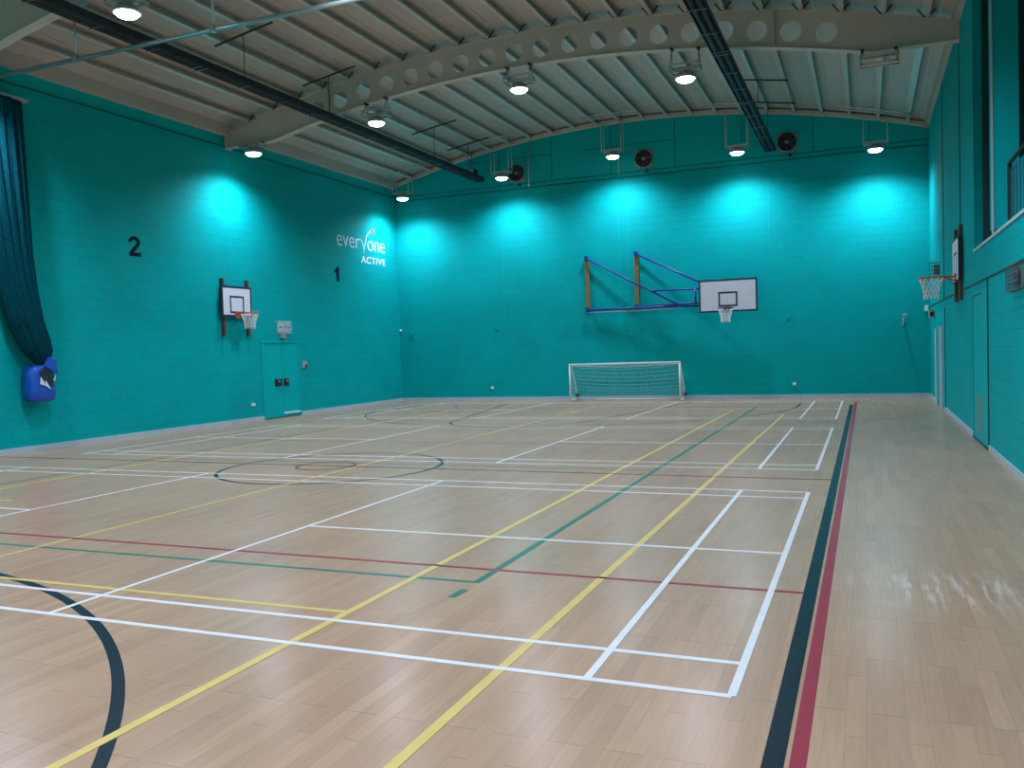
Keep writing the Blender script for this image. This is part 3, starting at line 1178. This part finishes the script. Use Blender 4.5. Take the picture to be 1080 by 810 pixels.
# far wall hoop, swung aside on blue arms
YB = 22.62
g = thing('basketball_hoop', 'large basketball hoop on blue swing arms with yellow timber posts, on the far wall', 'basketball hoop', (-5.5, YF, 2.8), 'wall basketball hoops')
backboard(g, (-3.24, YB, 3.195), (0, -1, 0), 1.74, .99, .05, .57, .45, -.335)
for x, z0, z1 in ((-7.84, 2.95, 4.70), (-6.18, 2.96, 4.74)):
    bm = bm_new()
    box(bm, x - .07, x + .07, YF - .06, YF - .001, z0, z1)
    link('timber_upright', bm, M['timber'], g, bevel=.005)
ends = {}
for x, z0, z1 in ((-7.84, 2.97, 4.66), (-6.18, 2.98, 4.70)):
    bm = bm_new()
    box(bm, x - .05, x + .05, YF - .17, YF - .06, z0 - .06, z0 + .08)
    box(bm, x - .05, x + .05, YF - .17, YF - .06, z1 - .05, z1 + .08)
    link('hinge', bm, M['blue'], g)


def arm(name, pts, r=.036):
    bm = bm_new()
    tube(bm, pts, r, 10)
    return link(name, bm, M['blue'], g)


yw = YF - .13
arm('bottom_arm', [(-7.84, yw, 2.97), (-5.6, yw - .16, 2.96), (-2.75, YB + .07, 2.88)])
arm('bottom_arm', [(-6.18, yw, 2.99), (-4.10, YB + .10, 3.02), (-2.6, YB + .07, 3.0)])
arm('diagonal_brace', [(-7.84, yw, 4.66), (-4.78, YB + .12, 2.99)], .033)
arm('diagonal_brace', [(-6.18, yw, 4.70), (-4.02, YB + .07, 3.62), (-3.9, YB + .05, 3.56)], .033)
arm('top_arm', [(-5.58, YB + .18, 3.47), (-2.7, YB + .06, 3.43)], .03)
arm('upright_tie', [(-4.24, YB + .10, 2.95), (-4.24, YB + .10, 3.47)], .03)
arm('upright_tie', [(-3.80, YB + .06, 2.76), (-3.80, YB + .06, 3.6)], .03)
bm = bm_new()
tube(bm, [(-7.84, yw - .02, 2.89), (-6.0, yw - .12, 2.87), (-4.3, YB + .16, 2.92)], .014, 8)
o = link('tie_rod', bm, M['galv'], g)
hoop_ring(g, (-3.26, YB - .40, 2.80), (0, -1, 0), .17, 'navy')

# ------------------------------------------------------------------ football goal
YG, YGB = 22.30, 23.02
gx0, gx1 = -8.27, -4.70
g = thing('football_goal', 'white five-a-side goal with net standing against the far wall', 'goal', ((gx0 + gx1) / 2, YG, 0))
R = .026
HG = 1.20
bm = bm_new()
tube(bm, [(gx0 - R, YG, HG), (gx1 + R, YG, HG)], R, 12)
link('crossbar', bm, M['white'], g)
for x in (gx0, gx1):
    bm = bm_new()
    tube(bm, [(x, YG, 0.0), (x, YG, HG - .01)], R, 12)
    link('goal_post', bm, M['white'], g)
    bm = bm_new()
    tube(bm, [(x, YG, .028), (x, YGB, .028)], .026, 10)
    link('ground_bar', bm, M['white'], g)
    bm = bm_new()
    xt = x + (.16 if x == gx0 else 0.0)
    tube(bm, [(x, YG, HG - .01), (x, YG + .14, HG - .02), (x, YGB - .10, .42), (x, YGB, .03)], .02, 10)
    link('back_stay', bm, M['white'], g)
    bm = bm_new()
    box(bm, x - .05, x + .05, YGB - .07, YGB + .01, .12, .22)
    link('clamp', bm, M['black'], g)
bm = bm_new()
tube(bm, [(gx0, YGB, .028), (gx1, YGB, .028)], .022, 10)
link('rear_bar', bm, M['white'], g)
bm = bm_new()


def back_pt(u, v):
    """u along the goal 0..1, v 0 top .. 1 bottom"""
    path = [(YG + .02, HG - .015), (YG + .16, HG - .05), (YGB - .08, .42), (YGB - .01, .04)]
    t = v * 3
    i = min(2, int(t))
    f = t - i
    y = path[i][0] + (path[i + 1][0] - path[i][0]) * f
    z = path[i][1] + (path[i + 1][1] - path[i][1]) * f
    sag = .10 * math.sin(PI * u) * math.sin(PI * v)
    return (gx0 + (gx1 - gx0) * u, y + .4 * sag, max(.012, z - sag))


NU, NV = 46, 17
for i in range(NU + 1):
    tube(bm, [back_pt(i / NU, j / NV) for j in range(NV + 1)], (.0026), 4, caps=False)
for j in range(NV + 1):
    tube(bm, [back_pt(i / NU, j / NV) for i in range(NU + 1)], (.0026), 4, caps=False)
for x in (gx0, gx1):
    for k in range(1, 11):
        z = HG * k / 11
        yb = YG + .14 + (YGB - .1 - YG - .14) * min(1, max(0, (HG - z) / (HG - .42)))
        tube(bm, [(x, YG, z), (x, min(YGB - .02, yb), z - .02)], (.0026), 4, caps=False)
    for k in range(1, 7):
        y = YG + (YGB - YG) * k / 7
        zt = HG - (y - YG - .14) / (YGB - .1 - YG - .14) * (HG - .42) if y > YG + .14 else HG - .02
        tube(bm, [(x, y, .03), (x, y, max(.1, min(zt, HG - .02)))], (.0026), 4, caps=False)
link('goal_net', bm, M['netgoal'], g)

# ------------------------------------------------------------------ fans
for x, lb in ((-10.25, 'left'), (-5.86, 'middle'), (-1.48, 'right')):
    z = 7.72
    where = {'left': 'square wall fan beside the second lamp, leftmost of three on the far wall',
             'middle': 'square wall fan between two lamps, middle one of three on the far wall',
             'right': 'square wall fan beside the right ceiling trough on the far wall'}[lb]
    g = thing('extractor_fan', where, 'fan', (x, YF, z), 'fans high on the far wall')
    y = YF + .03
    bm = bm_new()
    box(bm, x - .28, x + .28, y - .05, y, z - .29, z + .29)
    link('mounting_plate', bm, M['fanplate'], g, bevel=.006)
    bm = bm_new()
    lathe(bm, [(.245, -.051), (.255, -.10), (.262, -.10), (.262, -.051)], 36, (x, y, z), 'y')
    link('shroud', bm, M['black'], g)
    bm = bm_new()
    lathe(bm, [(.245, -.0505), (.245, -.056)], 36, (x, y, z), 'y')
    link('duct', bm, M['black'], g)
    bm = bm_new()
    lathe(bm, [(.065, -.056), (.065, -.105), (.04, -.115), (.001, -.117)], 20, (x, y, z), 'y')
    link('hub', bm, M['fanplate'], g)
    for k in range(7):
        t = 2 * PI * k / 7 + .2
        bm = bm_new()
        ps = []
        for r, dw in ((.06, .03), (.15, .05), (.235, .06)):
            for s in (-1, 1):
                a = t + s * dw / r
                ps.append(bm.verts.new((x + r * math.cos(a), y - .075 - s * .015, z + r * math.sin(a))))
        bm.faces.new((ps[0], ps[1], ps[3], ps[2]))
        bm.faces.new((ps[2], ps[3], ps[5], ps[4]))
        bmesh.ops.solidify(bm, geom=bm.faces[:], thickness=.004)
        link('blade', bm, M['plum'], g)
    bm = bm_new()
    for r in (.10, .16, .21):
        tube(bm, [(x + r * math.cos(2 * PI * k / 32), y - .108, z + r * math.sin(2 * PI * k / 32)) for k in range(32)], .003, 4, closed=True)
    for k in range(3):
        t = PI * k / 3 + .4
        tube(bm, [(x - .255 * math.cos(t), y - .11, z - .255 * math.sin(t)), (x + .255 * math.cos(t), y - .11, z + .255 * math.sin(t))], .004, 4)
    link('finger_guard', bm, M['black'], g)
    bm = bm_new()
    tube(bm, [(x + .08, y - .02, z - .29), (x + .08, y - .02, z - .37)], .012, 6)
    box(bm, x + .04, x + .13, y - .05, y, z - .43, z - .36)
    link('isolator', bm, M['black'], g)

# ------------------------------------------------------------------ doors
# double doors in the left wall
y0, y1, zt = 15.36, 17.10, 2.22
bm = bm_new()
for ya, yb, za, zb in ((y0, y0 + .07, 0, zt), (y1 - .07, y1, 0, zt), (y0 + .07, y1 - .07, zt - .07, zt)):
    box(bm, XL, XL + .025, ya, yb, za, zb)
d = struct('door_1', bm, M['tealdoor'], 'teal flush double doors in the left wall below the caged sign', 'door')
ym = 16.245
for ya, yb, side in ((y0 + .078, ym - .006, 'l'), (ym + .006, y1 - .078, 'r')):
    bm = bm_new()
    box(bm, XL + .001, XL + .012, ya, yb, .03, zt - .085)
    leaf = link('door_leaf', bm, M['tealdoor'], d)
    bm = bm_new()
    yh = (ym - .36, ym - .05) if side == 'l' else (ym + .05, ym + .27)
    box(bm, XL + .012, XL + .035, yh[0], yh[1], .92, 1.12)
    box(bm, XL + .035, XL + .06, yh[0] + .04, yh[1] - .05, .96, 1.02)
    link('handle', bm, M['black'], leaf)
    bm = bm_new()
    lathe(bm, [(.03, .035), (.03, .05)], 12, (XL, (yh[0] + yh[1]) / 2 + .02, 1.05), 'x')
    link('lock', bm, M['galv'], leaf)
    if side == 'r':
        bm = bm_new()
        box(bm, XL + .012, XL + .03, ya, yb, .10, .15)
        link('threshold_bar', bm, M['white'], leaf)
bm = bm_new()
box(bm, XL + .0005, XL + .003, y0 + .07, y1 - .07, .01, zt - .07)
link('shadow_gap', bm, M['tealdark'], d)

# far door in the right wall, pale jambs
bm = bm_new()
box(bm, XR - .008, XR, 18.22, 21.05, 0, 2.34)
d = struct('door_2', bm, M['tealdoor'], 'teal door with pale edges in the right wall near the far corner', 'door')
bm = bm_new()
box(bm, XR - .05, XR - .008, 20.35, 20.85, .0, 1.95)
link('door_edge', bm, M['skirt'], d)
bm = bm_new()
box(bm, XR - .05, XR - .008, 18.7, 19.25, .0, 2.0)
link('door_edge', bm, M['skirt'], d)
bm = bm_new()
box(bm, XR - .03, XR - .008, 19.3, 20.3, 0.02, 2.05)
link('door_leaf', bm, M['tealdoor'], d)
bm = bm_new()
box(bm, XR - .014, XR, 18.16, 18.22, 0, 2.4)
box(bm, XR - .014, XR, 19.25, 19.31, 0, 2.1)
link('dark_gap', bm, M['tealdark'], d)

# near door in the right wall
bm = bm_new()
box(bm, XR - .012, XR, 10.50, 12.42, 0, 2.47)
d = struct('door_3', bm, M['tealdoor'], 'flush teal door in the right wall under the gallery', 'door')
bm = bm_new()
box(bm, XR - .016, XR, 10.47, 10.53, 0, 2.6)
box(bm, XR - .016, XR, 12.38, 12.43, 0, 2.42)
box(bm, XR - .016, XR, 11.2, 12.43, 2.40, 2.42)
box(bm, XR - .03, XR, 10.5, 12.4, 0, .03)
link('dark_gap', bm, M['tealdark'], d)
bm = bm_new()
box(bm, XR - .016, XR - .012, 11.2, 11.95, .12, .78)
link('kick_plate', bm, mat('worn_pale_teal_plate', (.03, .30, .27), .3, noise=.1, scale=3), d)

# ------------------------------------------------------------------ gallery rail
g = thing('gallery_railing', 'dark railing with mesh infill behind the gallery opening at the right edge', 'railing', (2.5, 9.2, SILL))
xr = XR + .14
bm = bm_new()
tube(bm, [(xr, 2.4, 4.08), (xr, 9.35, 4.08)], .025, 10)
link('handrail', bm, M['dark'], g)
for y in (9.35, 7.3, 5.2, 3.0):
    bm = bm_new()
    bar(bm, (xr, y, SILL), (xr, y, 4.08), .05, .05)
    link('rail_post', bm, M['dark'], g)
bm = bm_new()
box(bm, xr + .005, xr + .015, 2.4, 9.30, SILL + .06, 3.98)
for k in range(24):
    y = 2.6 + k * .28
    box(bm, xr - .005, xr + .02, y - .008, y + .008, SILL + .06, 3.98)
link('infill_panel', bm, mat('railing_teal_panel', (.002, .10, .12), .35, noise=.1, scale=4), g)

# ------------------------------------------------------------------ small wall fittings
# caged sign over the double doors
g = thing('caged_sign', 'pale exit sign in a wire cage above the teal double doors', 'sign', (XL, 16.35, 2.45))
bm = bm_new()
box(bm, XL + .001, XL + .05, 16.10, 16.62, 2.47, 2.74)
link('sign_box', bm, M['signwhite'], g, bevel=.006)
bm = bm_new()                                              # running figure, door and arrow
X0, X1 = XL + .05, XL + .053
prism(bm, [(16.50, 2.52), (16.58, 2.52), (16.58, 2.69), (16.50, 2.69)], X0, X1, 'x')
prism(bm, [(16.34, 2.53), (16.38, 2.60), (16.41, 2.60), (16.45, 2.53), (16.42, 2.53), (16.40, 2.57), (16.37, 2.53)], X0, X1, 'x')
prism(bm, [(16.36, 2.60), (16.43, 2.60), (16.44, 2.66), (16.37, 2.66)], X0, X1, 'x')
lathe(bm, [(.018, 0), (.018, .003)], 12, (X0, 16.42, 2.685), 'x')
prism(bm, [(16.14, 2.60), (16.20, 2.66), (16.20, 2.62), (16.30, 2.62), (16.30, 2.58), (16.20, 2.58), (16.20, 2.54)], X0, X1, 'x')
link('pictogram', bm, M['signgreen'], g)
bm = bm_new()
for k in range(8):
    y = 16.07 + .58 * k / 7
    tube(bm, [(XL + .005, y, 2.77), (XL + .09, y, 2.77), (XL + .09, y, 2.44), (XL + .005, y, 2.44)], .005, 5)
for z in (2.44, 2.55, 2.66, 2.77):
    tube(bm, [(XL + .09, 16.07, z), (XL + .09, 16.65, z)], .005, 5)
link('wire_cage', bm, M['white'], g)
bm = bm_new()
box(bm, XL + .001, XL + .07, 16.20, 16.42, 2.30, 2.42)
o = tag(link('door_sensor', bm, [M['greyplastic']], None, .012), 'small dark sensor box between the caged sign and the double doors', 'sensor')

bm = bm_new()
box(bm, XL + .001, XL + .05, 17.22, 17.40, 1.40, 1.60)
o = link('call_point', bm, M['greyplastic'], None, .008)
tag(o, 'grey call point with a red button right of the double doors', 'call point')
bm = bm_new()
box(bm, XL + .05, XL + .06, 17.30, 17.40, 1.40, 1.50)
link('button', bm, M['red'], o)['label'] = 'dark red button'

bm = bm_new()
box(bm, XL + .001, XL + .03, 14.84, 14.98, .42, .50)
box(bm, XL + .03, XL + .045, 14.87, 14.95, .44, .48)
tag(link('wall_socket', bm, M['white'], None, .004), 'small white socket low on the left wall beside the double doors', 'socket')

for x, z, lb in ((-11.40, .45, 'small white socket low on the far wall, left of the goal'), (-1.39, .44, 'small white socket low on the far wall, right of the goal')):
    bm = bm_new()
    box(bm, x - .05, x + .05, YF - .03, YF - .001, z - .04, z + .04)
    box(bm, x - .02, x + .02, YF - .05, YF - .03, z - .015, z + .015)
    tag(link('wall_socket', bm, M['white'], None, .003), lb, 'socket', 'sockets on the far wall')
for x, z, lb in ((-11.17, 2.50, 'small dark hook on the far wall, left of the blue-armed hoop'), (-1.52, 2.47, 'small hook on the far wall, right of the large backboard')):
    bm = bm_new()
    box(bm, x - .05, x + .05, YF - .02, YF - .001, z - .06, z + .06)
    tube(bm, [(x, YF - .02, z), (x, YF - .10, z), (x, YF - .10, z + .06)], .012, 6)
    tag(link('wall_hook', bm, M['tealdoor']), lb, 'hook', 'hooks on the far wall')
bm = bm_new()
box(bm, 1.62, 1.66, YF - .03, YF - .001, 2.1, 2.42)
tube(bm, [(1.64, YF - .03, 2.38), (1.70, YF - .42, 2.42)], .018, 8)
tube(bm, [(1.64, YF - .03, 2.14), (1.69, YF - .36, 2.38)], .012, 8)
tag(link('wall_bracket', bm, M['skirt']), 'pale bracket sticking out of the far wall near the right corner', 'bracket')
bm = bm_new()
box(bm, 2.20, 2.30, YF - .06, YF - .001, 2.48, 2.64)
tag(link('corner_sensor', bm, M['white'], None, .01), 'small white sensor in the far right corner', 'sensor', 'corner sensors')
bm = bm_new()
lathe(bm, [(.045, -.001), (.045, -.03), (.03, -.05), (.001, -.055)], 16, (-14.95, YF, 2.56), 'y')
tag(link('corner_sensor', bm, M['white']), 'small white sensor in the far left corner', 'sensor', 'corner sensors')
bm = bm_new()
box(bm, -14.58, -14.44, YF - .05, YF - .001, 2.38, 2.52)
tag(link('wall_box', bm, M['tealdoor'], None, .01), 'small dark teal box on the far wall by the left corner', 'box')

# grey fitting over the far door of the right wall
g = thing('door_sensor', 'grey sensor with black window over the far door on the right wall', 'sensor', (XR, 21.7, 2.3))
bm = bm_new()
box(bm, XR - .14, XR - .001, 21.3, 21.55, 2.24, 2.46)
link('housing', bm, M['greyplastic'], g, bevel=.015)
bm = bm_new()
box(bm, XR - .12, XR - .03, 21.285, 21.30, 2.29, 2.40)
link('window', bm, M['black'], g)

# wire-guarded boxes on the right wall
g = thing('guarded_box', 'small grey wire-guarded box behind the hoop on the right wall', 'wall fitting', (XR, 19.7, 3.2))
bm = bm_new()
box(bm, XR - .13, XR - .001, 19.62, 19.78, 3.28, 3.52)
link('box_body', bm, M['fanplate'], g, bevel=.01)
bm = bm_new()
for k in range(5):
    x = XR - .22 + .055 * k
    tube(bm, [(x, 19.55, 3.22), (x, 19.55, 3.58)], .006, 5)
    z = 3.22 + .09 * k
    tube(bm, [(XR - .22, 19.55, z), (XR - .002, 19.55, z)], .006, 5)
    tube(bm, [(XR - .22, 19.55, z), (XR - .22, 19.85, z), (XR - .002, 19.85, z)], .006, 5)
link('wire_guard', bm, M['darklite'], g)
g = thing('guarded_box', 'wire-guarded fitting with a dark red bell at the right edge under the gallery', 'wall fitting', (XR, 7.8, 2.3))
bm = bm_new()
box(bm, XR - .012, XR - .001, 7.05, 8.02, 2.28, 2.56)
link('back_plate', bm, mat('guard_back_plate', (.07, .17, .16), .5, noise=.1, scale=6), g)
bm = bm_new()
lathe(bm, [(.10, -.012), (.10, -.05), (.06, -.07), (.001, -.075)], 20, (XR, 7.55, 2.42), 'x')
link('bell', bm, mat('dark_red_bell', (.10, .015, .02), .4, noise=.1, scale=6), g)
bm = bm_new()
for k in range(11):
    y = 7.05 + .097 * k
    tube(bm, [(XR - .002, y, 2.27), (XR - .09, y, 2.27), (XR - .09, y, 2.57), (XR - .002, y, 2.57)], .005, 5)
for k in range(4):
    z = 2.27 + .1 * k
    tube(bm, [(XR - .002, 8.03, z), (XR - .09, 8.03, z), (XR - .09, 7.03, z)], .006, 5)
link('wire_guard', bm, M['darklite'], g)

# pale vertical conduit under the roof on the far wall
for x, z0, lb in ((-9.80, 7.22, 'thin pale vertical pipe between two lamps on the far wall, the left one'), (-6.68, 7.30, 'thin pale vertical pipe beside the middle lamp on the far wall')):
    bm = bm_new()
    tube(bm, [(x, YF - .04, z0), (x, YF - .04, arch(x) - .02)], .012, 6)
    box(bm, x - .03, x + .03, YF - .04, YF + .03, z0 + .05, z0 + .08)
    tag(link('wall_conduit', bm, M['galv']), lb, 'pipe', 'pipes on the far wall')

# ------------------------------------------------------------------ world, camera, view
w = bpy.data.worlds.new('world')
bpy.context.scene.world = w
w.use_nodes = True
w.node_tree.nodes['Background'].inputs['Color'].default_value = (.05, .06, .07, 1)
w.node_tree.nodes['Background'].inputs['Strength'].default_value = .2

yaw, pitch, roll = -0.3908521432316544, -0.039848189114706084, -0.03164788397890817
F = 909.0797
cy, sy, cp, sp_, cr, sr = math.cos(yaw), math.sin(yaw), math.cos(pitch), math.sin(pitch), math.cos(roll), math.sin(roll)
fw = Vector((sy * cp, cy * cp, sp_))
rt = Vector((cy, -sy, 0))
up = rt.cross(fw)
r2 = rt * cr + up * sr
u2 = -rt * sr + up * cr
cam = bpy.data.cameras.new('camera')
co = bpy.data.objects.new('camera', cam)
C.objects.link(co)
Mx = Matrix.Identity(4)
for i in range(3):
    Mx[i][0], Mx[i][1], Mx[i][2] = r2[i], u2[i], -fw[i]
Mx[0][3], Mx[1][3], Mx[2][3] = 0.6413966, -4.2804779, 1.7502862
co.matrix_world = Mx
cam.sensor_width = 36
cam.sensor_fit = 'HORIZONTAL'
cam.lens = F / 1080 * 36
cam.clip_end = 200
cam.clip_start = .05
S = bpy.context.scene
S.camera = co
S.view_settings.view_transform = 'Standard'
S.view_settings.look = 'None'
S.view_settings.gamma = 1
S.view_settings.exposure = 0
S.view_settings.use_curve_mapping = False
